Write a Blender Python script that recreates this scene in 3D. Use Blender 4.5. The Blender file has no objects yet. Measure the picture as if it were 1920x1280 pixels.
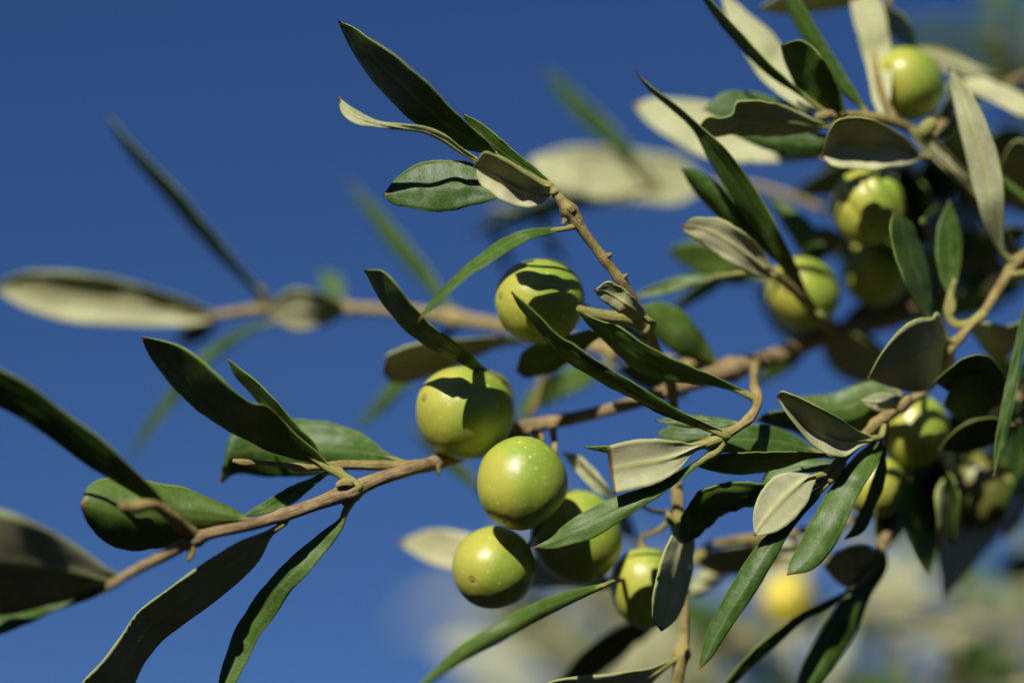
import bpy, math, random
from mathutils import Vector, noise as mn

# ------------------------------------------------------------------ camera, sky, sun, exposure
S = bpy.context.scene
COL = S.collection
FOC = 0.600                       # metres to the plane of sharp focus
LENS, SENS = 100.0, 36.0
PITCH = math.radians(20)
CAM = Vector((0, 0, 1.62))
RT = Vector((1, 0, 0))
UP = Vector((0, -math.sin(PITCH), math.cos(PITCH)))
FW = Vector((0, math.cos(PITCH), math.sin(PITCH)))
PX = FOC * SENS / LENS / 1920.0   # metres per photo pixel at the focus plane

cd = bpy.data.cameras.new("camera")
cam = bpy.data.objects.new("camera", cd)
COL.objects.link(cam)
cam.location = CAM
cam.rotation_euler = (math.pi / 2 + PITCH, 0, 0)
cd.lens, cd.sensor_width = LENS, SENS
cd.clip_start, cd.clip_end = 0.02, 20000
cd.dof.use_dof = True
cd.dof.focus_distance = FOC
cd.dof.aperture_fstop = 2.8
cd.dof.aperture_blades = 7
S.camera = cam

SUN = (RT * -0.30 + UP * 0.75 + FW * -0.585).normalized()      # towards the sun
sl = bpy.data.lights.new("sun", 'SUN')
sl.energy = 5.0
sl.angle = math.radians(0.5)
sl.color = (1.0, 0.955, 0.87)
sun = bpy.data.objects.new("sun", sl)
COL.objects.link(sun)
sun.rotation_euler = SUN.to_track_quat('Z', 'Y').to_euler()
sun.location = (0, -1, 4)

W = bpy.data.worlds.new("World")
S.world = W
W.use_nodes = True
wt = W.node_tree
bg = wt.nodes["Background"]
sky = wt.nodes.new("ShaderNodeTexSky")
sky.sky_type = 'NISHITA'
sky.sun_disc = False
sky.sun_elevation = math.asin(SUN.z)
sky.sun_rotation = math.atan2(SUN.x, SUN.y)
sky.altitude = 0
sky.air_density = 0.85
sky.dust_density = 0.1
sky.ozone_density = 7.0
hs = wt.nodes.new("ShaderNodeHueSaturation")
hs.inputs["Saturation"].default_value = 1.09
hs.inputs["Hue"].default_value = 0.509
wt.links.new(sky.outputs[0], hs.inputs["Color"])
wt.links.new(hs.outputs[0], bg.inputs[0])
bg.inputs[1].default_value = 0.05
S.view_settings.view_transform = 'Standard'
S.view_settings.look = 'None'
S.view_settings.exposure = 0.25
S.view_settings.gamma = 1.0
S.cycles.max_bounces = 8
S.cycles.transmission_bounces = 6
S.cycles.sample_clamp_indirect = 6

# ------------------------------------------------------------------ helpers
def zw(z):
    """the layers behind the fruiting branch are spaced wider than I first measured them"""
    return z if z > -250 else (-250 + (z + 250) * 1.7 if z > -700 else z - 315)

def zi(w):
    return w if w > -250 else (-250 + (w + 250) / 1.7 if w > -1015 else w + 315)

def P(x, y, z=0.0):
    """photo pixel + height in pixels towards the camera -> world point"""
    z = zw(z)
    d = FOC - z * PX
    k = d / FOC * PX
    return CAM + FW * d + RT * ((x - 960) * k) + UP * ((640 - y) * k)

def D(v):                                   # camera-frame direction -> world
    return RT * v[0] + UP * v[1] - FW * v[2]

def cr(pts, n):
    """Catmull-Rom through tuples, n samples, chord-length spaced"""
    m = len(pts)
    if m == 2:
        return [tuple(a + (b - a) * i / (n - 1) for a, b in zip(*pts)) for i in range(n)]
    L = [0.0]
    for a, b in zip(pts, pts[1:]):
        L.append(L[-1] + max(1e-6, math.sqrt(sum((p - q) ** 2 for p, q in zip(a[:2], b[:2])))))
    out = []
    j = 0
    for i in range(n):
        t = L[-1] * i / (n - 1)
        while j < m - 2 and t > L[j + 1]:
            j += 1
        u = (t - L[j]) / (L[j + 1] - L[j])
        p1, p2 = pts[j], pts[j + 1]
        p0 = pts[j - 1] if j else tuple(2 * a - b for a, b in zip(p1, p2))
        p3 = pts[j + 2] if j + 2 < m else tuple(2 * b - a for a, b in zip(p1, p2))
        h = L[j + 1] - L[j]
        h0 = L[j] - L[j - 1] if j else h
        h2 = L[j + 2] - L[j + 1] if j + 2 < m else h
        r = []
        for a, b, c, d in zip(p0, p1, p2, p3):
            m1 = ((c - b) / h * h0 + (b - a) / h0 * h) / (h + h0) * h
            m2 = ((d - c) / h2 * h + (c - b) / h * h2) / (h + h2) * h
            r.append((2*u**3-3*u*u+1)*b + (u**3-2*u*u+u)*m1 + (-2*u**3+3*u*u)*c + (u**3-u*u)*m2)
        out.append(tuple(r))
    return out

def lerp_list(v, s):
    if not isinstance(v, (list, tuple)):
        return v
    if len(v) == 1:
        return v[0]
    t = s * (len(v) - 1)
    i = min(int(t), len(v) - 2)
    f = t - i
    f = f * f * (3 - 2 * f) if len(v) > 2 else f
    return v[i] + (v[i + 1] - v[i]) * f

def mesh_obj(name, verts, faces, mats, origin, parent=None, fm=None, uvs=None):
    me = bpy.data.meshes.new(name)
    me.from_pydata([v - origin for v in verts], [], faces)
    for m in mats:
        me.materials.append(m)
    if fm:
        me.polygons.foreach_set("material_index", fm)
    if uvs:
        uv = me.uv_layers.new(name="UVMap")
        lv = [0] * len(me.loops)
        me.loops.foreach_get("vertex_index", lv)
        flat = []
        for i in lv:
            flat.extend(uvs[i])
        uv.data.foreach_set("uv", flat)
    me.polygons.foreach_set("use_smooth", [True] * len(me.polygons))
    me.update()
    o = bpy.data.objects.new(name, me)
    COL.objects.link(o)
    if parent is not None:
        o.parent = parent
    else:
        o.location = origin
    return o

# ------------------------------------------------------------------ materials
def mat(name):
    m = bpy.data.materials.new(name)
    m.use_nodes = True
    nt = m.node_tree
    nt.nodes.clear()
    return m, nt, nt.nodes, nt.links

def nd(nt, t, **kw):
    n = nt.nodes.new(t)
    for k, v in kw.items():
        if k.startswith("i_"):
            key = k[2:]
            key = int(key) if key.isdigit() else key.replace("_", " ")
            n.inputs[key].default_value = v
        else:
            setattr(n, k, v)
    return n

def ramp(nt, fac, stops):
    r = nt.nodes.new("ShaderNodeValToRGB")
    e = r.color_ramp.elements
    while len(e) < len(stops):
        e.new(0.5)
    for el, (p, c) in zip(e, stops):
        el.position = p
        el.color = (c, c, c, 1) if isinstance(c, (int, float)) else (*c, 1)
    nt.links.new(fac, r.inputs[0])
    return r.outputs[0]

def mixc(nt, fac, a, b, mode='MIX'):
    m = nt.nodes.new("ShaderNodeMix")
    m.data_type = 'RGBA'
    m.blend_type = mode
    for sock, v in ((m.inputs[0], fac), (m.inputs[6], a), (m.inputs[7], b)):
        if hasattr(v, "links"):
            nt.links.new(v, sock)
        elif isinstance(v, (int, float)):
            sock.default_value = v
        else:
            sock.default_value = (*v, 1)
    return m.outputs[2]

def leaf_mat(name, ribamt, c1, c2, rib, rim, speck, speckamt, rough, trans, tamt, spec):
    m, nt, N, L = mat(name)
    out = nd(nt, "ShaderNodeOutputMaterial")
    uv = nd(nt, "ShaderNodeUVMap"); uv.uv_map = "UVMap"
    sep = nd(nt, "ShaderNodeSeparateXYZ")
    L.new(uv.outputs[0], sep.inputs[0])
    tc = nd(nt, "ShaderNodeTexCoord")
    oi = nd(nt, "ShaderNodeObjectInfo")
    absu = nd(nt, "ShaderNodeMath", operation='ABSOLUTE')
    L.new(sep.outputs[0], absu.inputs[0])
    n1 = nd(nt, "ShaderNodeTexNoise", i_Scale=90.0, i_Detail=5.0, i_Roughness=0.6)
    L.new(tc.outputs["Object"], n1.inputs["Vector"])
    base = mixc(nt, ramp(nt, n1.outputs[0], [(0.3, 0.0), (0.7, 1.0)]), c1, c2)
    # every leaf a little different
    hv = nd(nt, "ShaderNodeHueSaturation")
    mr = nd(nt, "ShaderNodeMapRange", i_3=0.485, i_4=0.515)
    L.new(oi.outputs["Random"], mr.inputs[0]); L.new(mr.outputs[0], hv.inputs[0])
    mr2 = nd(nt, "ShaderNodeMapRange", i_3=1.25, i_4=0.8)
    L.new(oi.outputs["Random"], mr2.inputs[0]); L.new(mr2.outputs[0], hv.inputs[2])
    L.new(base, hv.inputs[4])
    base = hv.outputs[0]
    # blotches and dust
    n2 = nd(nt, "ShaderNodeTexNoise", i_Scale=420.0, i_Detail=6.0, i_Roughness=0.7)
    L.new(tc.outputs["Object"], n2.inputs["Vector"])
    base = mixc(nt, ramp(nt, n2.outputs[0], [(0.5, 0.0), (0.78, 0.5)]), base, speck)
    # pale scales
    vo = nd(nt, "ShaderNodeTexVoronoi", i_Scale=3300.0, i_Randomness=1.0)
    L.new(tc.outputs["Object"], vo.inputs["Vector"])
    n3 = nd(nt, "ShaderNodeTexNoise", i_Scale=2100.0, i_Detail=2.0)
    L.new(tc.outputs["Object"], n3.inputs["Vector"])
    spk = nd(nt, "ShaderNodeMath", operation='MULTIPLY')
    L.new(ramp(nt, vo.outputs["Distance"], [(0.12, 1.0), (0.38, 0.0)]), spk.inputs[0])
    L.new(ramp(nt, n3.outputs[0], [(0.42, 0.0), (0.62, speckamt)]), spk.inputs[1])
    base = mixc(nt, spk.outputs[0], base, speck)
    # side veins: slanting waves
    wav = nd(nt, "ShaderNodeMath", operation='MULTIPLY_ADD', i_1=2.4)
    L.new(absu.outputs[0], wav.inputs[0])
    ln = nd(nt, "ShaderNodeMath", operation='MULTIPLY', i_1=-30.0)
    L.new(sep.outputs[1], ln.inputs[0]); L.new(ln.outputs[0], wav.inputs[2])
    nz = nd(nt, "ShaderNodeMath", operation='MULTIPLY_ADD', i_1=3.0)
    L.new(n1.outputs[0], nz.inputs[0]); L.new(wav.outputs[0], nz.inputs[2])
    sn = nd(nt, "ShaderNodeMath", operation='SINE'); L.new(nz.outputs[0], sn.inputs[0])
    vein = ramp(nt, sn.outputs[0], [(0.9, 0.0), (1.0, 0.2 * ribamt)])
    base = mixc(nt, vein, base, rib)
    # midrib and rim
    base = mixc(nt, ramp(nt, absu.outputs[0], [(0.045, ribamt), (0.12, 0.0)]), base, rib)
    base = mixc(nt, ramp(nt, absu.outputs[0], [(0.93, 0.0), (0.99, 0.8)]), base, rim)
    # brown tip on some leaves
    tipn = nd(nt, "ShaderNodeMath", operation='MULTIPLY_ADD', i_1=0.05)
    L.new(n2.outputs[0], tipn.inputs[0]); L.new(sep.outputs[1], tipn.inputs[2])
    base = mixc(nt, ramp(nt, tipn.outputs[0], [(0.985, 0.0), (1.004, 0.9)]), base, (0.16, 0.085, 0.03))
    p = nd(nt, "ShaderNodeBsdfPrincipled")
    L.new(base, p.inputs["Base Color"])
    p.inputs["Roughness"].default_value = rough
    p.inputs["Specular IOR Level"].default_value = spec
    # bump
    hsum = nd(nt, "ShaderNodeMath", operation='MULTIPLY_ADD', i_1=0.6)
    L.new(n2.outputs[0], hsum.inputs[0]); L.new(n3.outputs[0], hsum.inputs[2])
    vs = nd(nt, "ShaderNodeMath", operation='MULTIPLY_ADD', i_1=-0.5)
    L.new(sn.outputs[0], vs.inputs[0]); L.new(hsum.outputs[0], vs.inputs[2])
    bp = nd(nt, "ShaderNodeBump", i_Strength=0.35, i_Distance=0.00018)
    L.new(vs.outputs[0], bp.inputs["Height"])
    L.new(bp.outputs[0], p.inputs["Normal"])
    tr = nd(nt, "ShaderNodeBsdfTranslucent")
    tr.inputs[0].default_value = (*trans, 1)
    mx = nd(nt, "ShaderNodeMixShader", i_0=tamt)
    L.new(p.outputs[0], mx.inputs[1]); L.new(tr.outputs[0], mx.inputs[2])
    L.new(mx.outputs[0], out.inputs[0])
    return m

M_TOP = leaf_mat("leaf_upper", 0.35, (0.036, 0.082, 0.010), (0.058, 0.118, 0.014), (0.15, 0.20, 0.05),
                 (0.22, 0.28, 0.07), (0.21, 0.28, 0.10), 0.65, 0.47, (0.30, 0.48, 0.04), 0.14, 0.32)
M_UND = leaf_mat("leaf_underside", 0.85, (0.36, 0.362, 0.19), (0.46, 0.455, 0.26), (0.42, 0.44, 0.15),
                 (0.36, 0.42, 0.10), (0.64, 0.62, 0.46), 0.5, 0.62, (0.30, 0.36, 0.04), 0.07, 0.15)

def bark_mat(name, c1, c2, c3, young):
    m, nt, N, L = mat(name)
    out = nd(nt, "ShaderNodeOutputMaterial")
    uv = nd(nt, "ShaderNodeUVMap"); uv.uv_map = "UVMap"
    tc = nd(nt, "ShaderNodeTexCoord")
    mp = nd(nt, "ShaderNodeMapping"); mp.inputs["Scale"].default_value = (9, 160, 1)
    L.new(uv.outputs[0], mp.inputs[0])
    n1 = nd(nt, "ShaderNodeTexNoise", i_Scale=1.0, i_Detail=7.0, i_Roughness=0.65)
    L.new(mp.outputs[0], n1.inputs["Vector"])
    n2 = nd(nt, "ShaderNodeTexNoise", i_Scale=260.0, i_Detail=6.0, i_Roughness=0.7)
    L.new(tc.outputs["Object"], n2.inputs["Vector"])
    c = mixc(nt, ramp(nt, n1.outputs[0], [(0.38, 0.0), (0.62, 1.0)]), c1, c2)
    c = mixc(nt, ramp(nt, n2.outputs[0], [(0.46, 0.0), (0.66, 0.85)]), c, c3)
    n6 = nd(nt, "ShaderNodeTexNoise", i_Scale=70.0, i_Detail=4.0)
    L.new(tc.outputs["Object"], n6.inputs["Vector"])
    c = mixc(nt, ramp(nt, n6.outputs[0], [(0.48, 0.0), (0.66, 0.55)]), c, tuple(v * .55 for v in c1))
    vo = nd(nt, "ShaderNodeTexVoronoi", i_Scale=1100.0)
    L.new(tc.outputs["Object"], vo.inputs["Vector"])
    c = mixc(nt, ramp(nt, vo.outputs["Distance"], [(0.1, 0.5), (0.22, 0.0)]), c, young)
    p = nd(nt, "ShaderNodeBsdfPrincipled", i_Roughness=0.7)
    p.inputs["Specular IOR Level"].default_value = 0.3
    L.new(c, p.inputs["Base Color"])
    ad = nd(nt, "ShaderNodeMath", operation='ADD')
    L.new(n1.outputs[0], ad.inputs[0]); L.new(n2.outputs[0], ad.inputs[1])
    bp = nd(nt, "ShaderNodeBump", i_Strength=0.9, i_Distance=0.0011)
    L.new(ad.outputs[0], bp.inputs["Height"]); L.new(bp.outputs[0], p.inputs["Normal"])
    L.new(p.outputs[0], out.inputs[0])
    return m

M_BARK = bark_mat("bark", (0.25, 0.17, 0.075), (0.48, 0.36, 0.18), (0.20, 0.135, 0.065), (0.45, 0.36, 0.22))
M_TWIG = bark_mat("young_bark", (0.36, 0.27, 0.085), (0.50, 0.40, 0.16), (0.25, 0.175, 0.06), (0.5, 0.44, 0.27))
M_PET = bark_mat("petiole_skin", (0.38, 0.36, 0.08), (0.45, 0.43, 0.15), (0.30, 0.31, 0.08), (0.5, 0.48, 0.25))

def olive_mat(name, green, deep, yellow, brown):
    m, nt, N, L = mat(name)
    out = nd(nt, "ShaderNodeOutputMaterial")
    tc = nd(nt, "ShaderNodeTexCoord")
    oi = nd(nt, "ShaderNodeObjectInfo")
    n1 = nd(nt, "ShaderNodeTexNoise", i_Scale=75.0, i_Detail=3.0, i_Roughness=0.5)
    L.new(tc.outputs["Object"], n1.inputs["Vector"])
    c = mixc(nt, ramp(nt, n1.outputs[0], [(0.35, 0.0), (0.65, 1.0)]), green, deep)
    uv = nd(nt, "ShaderNodeUVMap"); uv.uv_map = "UVMap"
    sep = nd(nt, "ShaderNodeSeparateXYZ"); L.new(uv.outputs[0], sep.inputs[0])
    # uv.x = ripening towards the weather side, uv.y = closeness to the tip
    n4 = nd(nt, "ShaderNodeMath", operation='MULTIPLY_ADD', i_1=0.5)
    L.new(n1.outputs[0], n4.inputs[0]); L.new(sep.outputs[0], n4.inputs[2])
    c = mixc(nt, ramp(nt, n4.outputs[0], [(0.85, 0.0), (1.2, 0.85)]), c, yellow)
    n2 = nd(nt, "ShaderNodeTexNoise", i_Scale=520.0, i_Detail=5.0, i_Roughness=0.65)
    L.new(tc.outputs["Object"], n2.inputs["Vector"])
    c = mixc(nt, ramp(nt, n2.outputs[0], [(0.45, 0.0), (0.75, 0.35)]), c, yellow)
    # lenticels
    for sc, lo, hi, a in ((480.0, 0.05, 0.27, 0.85), (900.0, 0.05, 0.32, 0.5)):
        nw = nd(nt, "ShaderNodeTexNoise", i_Scale=sc * 1.2, i_Detail=2.0)
        L.new(tc.outputs["Object"], nw.inputs["Vector"])
        wv = mixc(nt, 0.0006, tc.outputs["Object"], nw.outputs["Color"], 'ADD')
        vo = nd(nt, "ShaderNodeTexVoronoi", i_Scale=sc)
        L.new(wv, vo.inputs["Vector"])
        sz = nd(nt, "ShaderNodeMath", operation='MULTIPLY')
        sepc = nd(nt, "ShaderNodeSeparateColor"); L.new(vo.outputs["Color"], sepc.inputs[0])
        L.new(ramp(nt, vo.outputs["Distance"], [(lo, 1.0), (hi, 0.0)]), sz.inputs[0])
        L.new(ramp(nt, sepc.outputs[0], [(0.2, 0.0), (0.8, a)]), sz.inputs[1])
        c = mixc(nt, sz.outputs[0], c, tuple(v * 1.55 + 0.045 for v in green))
    c = mixc(nt, ramp(nt, sep.outputs[1], [(0.9975, 0.0), (0.9996, 0.7)]), c, brown)
    # a few brown blemishes
    n5 = nd(nt, "ShaderNodeTexNoise", i_Scale=240.0, i_Detail=8.0, i_Roughness=0.8)
    L.new(tc.outputs["Object"], n5.inputs["Vector"])
    c = mixc(nt, ramp(nt, n5.outputs[0], [(0.66, 0.0), (0.74, 0.55)]), c, brown)
    p = nd(nt, "ShaderNodeBsdfPrincipled", i_Roughness=0.30)
    p.inputs["Specular IOR Level"].default_value = 0.55
    p.inputs["Subsurface Weight"].default_value = 0.2
    p.inputs["Subsurface Radius"].default_value = (1.0, 0.9, 0.15)
    p.inputs["Subsurface Scale"].default_value = 0.0016
    L.new(c, p.inputs["Base Color"])
    rr = nd(nt, "ShaderNodeMapRange", i_3=0.27, i_4=0.50)
    L.new(n2.outputs[0], rr.inputs[0]); L.new(rr.outputs[0], p.inputs["Roughness"])
    bp = nd(nt, "ShaderNodeBump", i_Strength=0.30, i_Distance=0.00025)
    L.new(n2.outputs[0], bp.inputs["Height"]); L.new(bp.outputs[0], p.inputs["Normal"])
    L.new(p.outputs[0], out.inputs[0])
    return m

M_OLV = olive_mat("olive_skin", (0.31, 0.385, 0.050), (0.23, 0.32, 0.036), (0.42, 0.40, 0.060), (0.17, 0.10, 0.035))
M_OLV_SHADE = olive_mat("shade_toned_olive_skin", (0.15, 0.17, 0.028), (0.11, 0.12, 0.025), (0.20, 0.19, 0.035), (0.06, 0.03, 0.02))  # darkened version of the olive skin, deep shade put into its colour
M_OLY = olive_mat("yellow_olive_skin", (0.62, 0.52, 0.05), (0.55, 0.46, 0.04), (0.72, 0.58, 0.06), (0.3, 0.2, 0.05))

# ------------------------------------------------------------------ tubes (stems, petioles)
def tube_data(pts, sides=12, seg=None, wob=0.06, seed=0, knots=(), capr=0.6):
    """pts: (x, y, z, r) in photo pixels."""
    length = sum(math.dist(a[:3], b[:3]) for a, b in zip(pts, pts[1:]))
    n = seg or max(8, int(length / 7))
    sm = cr([tuple(map(float, p)) for p in pts], n)
    cs = [P(a, b, c) for a, b, c, r in sm]
    rs = [max(1.0, q[3]) * PX for q in sm]
    T = [(cs[min(i + 1, n - 1)] - cs[max(i - 1, 0)]).normalized() for i in range(n)]
    nv = T[0].cross(FW)
    if nv.length < 1e-3: nv = T[0].cross(UP)
    nv.normalize()
    V, F, U = [], [], []
    acc = 0
    for i in range(n):
        nv = (nv - T[i] * nv.dot(T[i])).normalized()
        bv = T[i].cross(nv)
        if i: acc += (cs[i] - cs[i - 1]).length
        kn = 1.0
        for kx, ky, ks in knots:
            dd = math.hypot(sm[i][0] - kx, sm[i][1] - ky)
            kn += ks * math.exp(-(dd / 11.0) ** 2)
        for j in range(sides):
            a = 2 * math.pi * j / sides
            w = 1 + wob * mn.noise(Vector((math.cos(a) * 1.2 + seed, math.sin(a) * 1.2, acc * 160))) * 2 \
                + wob * 0.8 * mn.noise(Vector((math.cos(a) * 2, math.sin(a) * 2 + seed, acc * 700)))
            V.append(cs[i] + (nv * math.cos(a) + bv * math.sin(a)) * rs[i] * w * kn)
            U.append((abs(j / sides * 2 - 1), acc))
    for i in range(n - 1):
        for j in range(sides):
            k = (j + 1) % sides
            F.append((i * sides + j, i * sides + k, (i + 1) * sides + k, (i + 1) * sides + j))
    for end, sgn in ((0, -1), (n - 1, 1)):
        base = len(V)
        for j in range(sides):
            V.append(cs[end] + (V[end * sides + j] - cs[end]) * 0.6 + T[end] * sgn * rs[end] * capr * 0.7)
            U.append(U[end * sides + j])
        V.append(cs[end] + T[end] * sgn * rs[end] * capr)
        U.append((0.5, acc if end else 0))
        for j in range(sides):
            k = (j + 1) % sides
            q = (end * sides + k, end * sides + j, base + j, base + k)
            t = (base + k, base + j, base + sides)
            F.append(q if sgn < 0 else q[::-1])
            F.append(t if sgn < 0 else t[::-1])
    return V, F, U, cs

class Branch:
    def __init__(self, name, label, cat, base, group=None):
        self.o = bpy.data.objects.new(name, None)
        self.o.empty_display_size = 0.01
        COL.objects.link(self.o)
        self.org = P(*base)
        self.o.location = self.org
        self.o["label"] = label
        self.o["category"] = cat
        if group: self.o["group"] = group
        self.skel = []                     # (px, py, pz, r)
        self.n = 0
    def stem(self, pts, name="stem", m=None, wob=0.06, knots=(), label=None, attach=True, capr=0.6, sides=12):
        V, F, U, cs = tube_data(pts, seed=len(self.skel), wob=wob, knots=knots, capr=capr, sides=sides)
        o = mesh_obj(name, V, F, [m or M_BARK], self.org, self.o, uvs=U)
        if label: o["label"] = label
        if attach:
            self.skel += cr([tuple(map(float, p)) for p in pts], max(6, int(math.dist(pts[0][:2], pts[-1][:2]) / 8)))
        return o
    def nearest(self, x, y, z):
        return min(self.skel, key=lambda q: (q[0]-x)**2 + (q[1]-y)**2 + 0.15*(q[2]-z)**2)

LOG = []
SX, SY = -0.37, -0.93            # direction of the sun in the picture (y down)

def leaf(br, base, st, tip, z=0.0, side='t', tilt=0.0, cup=0.0, pet='auto', th=3.4, pr=4.5, cut=False,
         wave=1.0, seed=None, mr=0.5, ns=46, nu=14, label=None, rib=1.0, pm=None, twist=0.0):
    """st: stations (ax, ay, bx, by) from base to tip; edge A is the sunward one.
    tilt: height difference A-B as a share of the width (+ = A nearer the camera)."""
    br.n += 1
    seed = seed if seed is not None else len(bpy.data.objects) * 1.37
    S4 = [tuple(map(float, s)) for s in st]
    b0 = S4[0]
    # taper at the base
    dx, dy = b0[0] - b0[2], b0[1] - b0[3]
    wl = math.hypot(dx, dy) or 1
    hw = min(pr * 0.8, wl / 2)
    S4 = [(base[0] + dx / wl * hw, base[1] + dy / wl * hw, base[0] - dx / wl * hw, base[1] - dy / wl * hw)] + S4
    if not cut:
        S4 = S4 + [(tip[0], tip[1], tip[0], tip[1])]
    # param by the spine
    sp = [((a + c) / 2, (b + d) / 2, a, b, c, d) for a, b, c, d in S4]
    sm = cr(sp, ns)
    lastc = (-.37, .93, 1.0)
    tot = sum(math.dist(sm[i][:2], sm[i+1][:2]) for i in range(ns - 1))
    acc = 0
    rows = []
    for i, (mx_, my_, ax, ay, bx, by) in enumerate(sm):
        if i: acc += math.dist(sm[i][:2], sm[i-1][:2])
        s = acc / tot
        w = math.hypot(ax - bx, ay - by)
        zc = lerp_list(z, s)
        tl = lerp_list(tilt, s)
        if tl >= 0.85:                     # turn the blade until it faces away from the sun
            want = -0.06 - (tl - 0.85) * 0.35
            i0, i1 = max(i - 2, 0), min(i + 2, ns - 1)
            ddx, ddy = sm[i1][0] - sm[i0][0], -(sm[i1][1] - sm[i0][1])
            dl = math.hypot(ddx, ddy) or 1
            slope = (lerp_list(z, min(1, s + .05)) - lerp_list(z, max(0, s - .05))) / (tot * (min(1, s + .05) - max(0, s - .05)))
            cx, cy = ax - bx, -(ay - by)
            cl = math.hypot(cx, cy)
            if cl < 2: cx, cy, cl = lastc
            else: lastc = (cx, cy, cl)
            cs_ = max(0.22, (cx * -.30 + cy * .75) / cl)
            al = slope * (ddx * -.30 + ddy * .75) / dl
            tl = min(2.1 if tl < 1.6 else 3.2, max(.55, (0.585 - al - want) / cs_))
        cp = lerp_list(cup, s)
        row = []
        for j in range(nu + 1):
            u = -1 + 2 * j / nu
            # denser columns near the midrib
            uu = math.copysign(abs(u) ** 1.15, u)
            f = (uu + 1) / 2
            # midrib placed at fraction mr between A (0) and B (1)
            f = f * 2 * mr if uu < 0 else mr + (f - 0.5) * 2 * (1 - mr)
            x = ax + (bx - ax) * f
            y = ay + (by - ay) * f
            env = math.sin(math.pi * min(1, s * 1.02)) ** 0.5 if s < 0.98 else 0.3
            edge = mn.noise(Vector((s * 9 + seed, seed * 0.7, 3.1 if uu > 0 else 8.4)))
            edge += 0.5 * mn.noise(Vector((s * 26 + seed, seed, 1.7 if uu > 0 else 5.2)))
            k = abs(uu) ** 3 * edge * 1.6 * wave * env
            if w > 1:
                x += (bx - ax) / w * k * math.copysign(1, uu)
                y += (by - ay) / w * k * math.copysign(1, uu)
            zz = zc - tl * w * (f - 0.5) + cp * w * 0.5 * (abs(uu) ** 1.7)
            zz += wave * env * (2.6 * mn.noise(Vector((s * tot / 55.0 + seed, uu * 0.9, seed)))
                                + 5.0 * abs(uu) ** 2 * mn.noise(Vector((s * tot / 70.0 + seed * 3, uu * 2.5, 4.4))))
            row.append((x, y, zz, uu, s))
        rows.append(row)
    n1 = nu + 1
    C = [[P(q[0], q[1], q[2]) for q in row] for row in rows]
    V, F, FM, U = [], [], [], []
    front, back = [], []
    for i in range(ns):
        fr, bk = [], []
        for j in range(n1):
            du = C[i][min(j + 1, nu)] - C[i][max(j - 1, 0)]
            ds = C[min(i + 1, ns - 1)][j] - C[max(i - 1, 0)][j]
            n = ds.cross(du)
            if n.length < 1e-12:
                n = -FW.copy()
            n.normalize()
            if n.dot(-FW) < 0: n = -n
            uu, s = rows[i][j][3], rows[i][j][4]
            t = th * 0.5 * (0.35 + 0.65 * (1 - abs(uu) ** 4))
            g = math.exp(-(uu / 0.075) ** 2) * (1 - 0.75 * s) * rib
            g2 = 1.35 * math.exp(-(uu / 0.10) ** 2) * (1 - 0.8 * s) * rib
            roll = 1.4 * math.exp(-((abs(uu) - 0.97) / 0.05) ** 2)
            hi = t + roll - (1.5 * g if side == 't' else -3.6 * g2)
            lo = t - (1.5 * g if side == 'u' else -3.6 * g2)
            fr.append(C[i][j] + n * hi * PX)
            bk.append(C[i][j] - n * lo * PX)
        front.append(fr); back.append(bk)
    for rws in (front, back):
        for i in range(ns):
            for j in range(n1):
                V.append(rws[i][j])
                U.append((rows[i][j][3], rows[i][j][4]))
    off = ns * n1
    # orientation test for outward normals
    a, b, c = front[ns // 2][0], front[ns // 2][1], front[ns // 2 + 1][0]
    flip = (c - a).cross(b - a).dot(FW) > 0
    fm_f, fm_b = (0, 1) if side == 't' else (1, 0)
    for i in range(ns - 1):
        for j in range(nu):
            q = (i * n1 + j, (i + 1) * n1 + j, (i + 1) * n1 + j + 1, i * n1 + j + 1)
            F.append(q[::-1] if flip else q); FM.append(fm_f)
            q2 = tuple(v + off for v in q)
            F.append(q2 if flip else q2[::-1]); FM.append(fm_b)
        for j, sg in ((0, 1), (nu, -1)):
            q = (i * n1 + j, i * n1 + j + off, (i + 1) * n1 + j + off, (i + 1) * n1 + j)
            if (sg < 0) != flip: q = q[::-1]
            F.append(q); FM.append(fm_f)
    for i, sg in ((0, -1), (ns - 1, 1)):
        for j in range(nu):
            q = (i * n1 + j, i * n1 + j + 1, i * n1 + j + 1 + off, i * n1 + j + off)
            if (sg < 0) != flip: q = q[::-1]
            F.append(q); FM.append(fm_f)
    o = mesh_obj("leaf", V, F, [M_TOP, M_UND], br.org, br.o, FM, U)
    if label: o["label"] = label
    # petiole
    if pet is not None:
        z0 = lerp_list(z, 0.0)
        if pet == 'auto':
            q = br.nearest(base[0], base[1], z0)
            end = (q[0], q[1], q[2])
            dist = math.dist(end, (base[0], base[1], z0))
            if dist > 90: LOG.append((br.o.name, base, round(dist)))
        else:
            end = pet
        i1 = max(2, ns // 9)
        p1 = rows[i1][nu // 2]
        p2 = rows[i1 // 2][nu // 2]
        dxy = (base[0] - p1[0], base[1] - p1[1])
        ln = math.hypot(*dxy) or 1
        dist = math.dist(end[:2], base)
        k = min(dist * 0.45, 30)
        mid = (base[0] + dxy[0] / ln * k, base[1] + dxy[1] / ln * k, z0 * 0.6 + end[2] * 0.4, pr * 1.05)
        e = (end[0], end[1], end[2], pr * 1.5)
        sgn = 1.0
        dn = 0.5 if side == 'u' else -3.0
        pts = [(p1[0], p1[1], p1[2] + dn, pr * (0.45 if dn > 0 else .3)), (p2[0], p2[1], p2[2] + dn * .5, pr * (0.8 if dn > 0 else .7)),
               (base[0], base[1], z0, pr)]
        if dist > 14: pts.append(mid)
        pts.append(e)
        Vv, Ff, Uu, cs = tube_data(pts, sides=8, seed=seed, wob=0.05)
        mesh_obj("petiole", Vv, Ff, [pm or M_PET], br.org, o, uvs=Uu)
    return o

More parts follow.
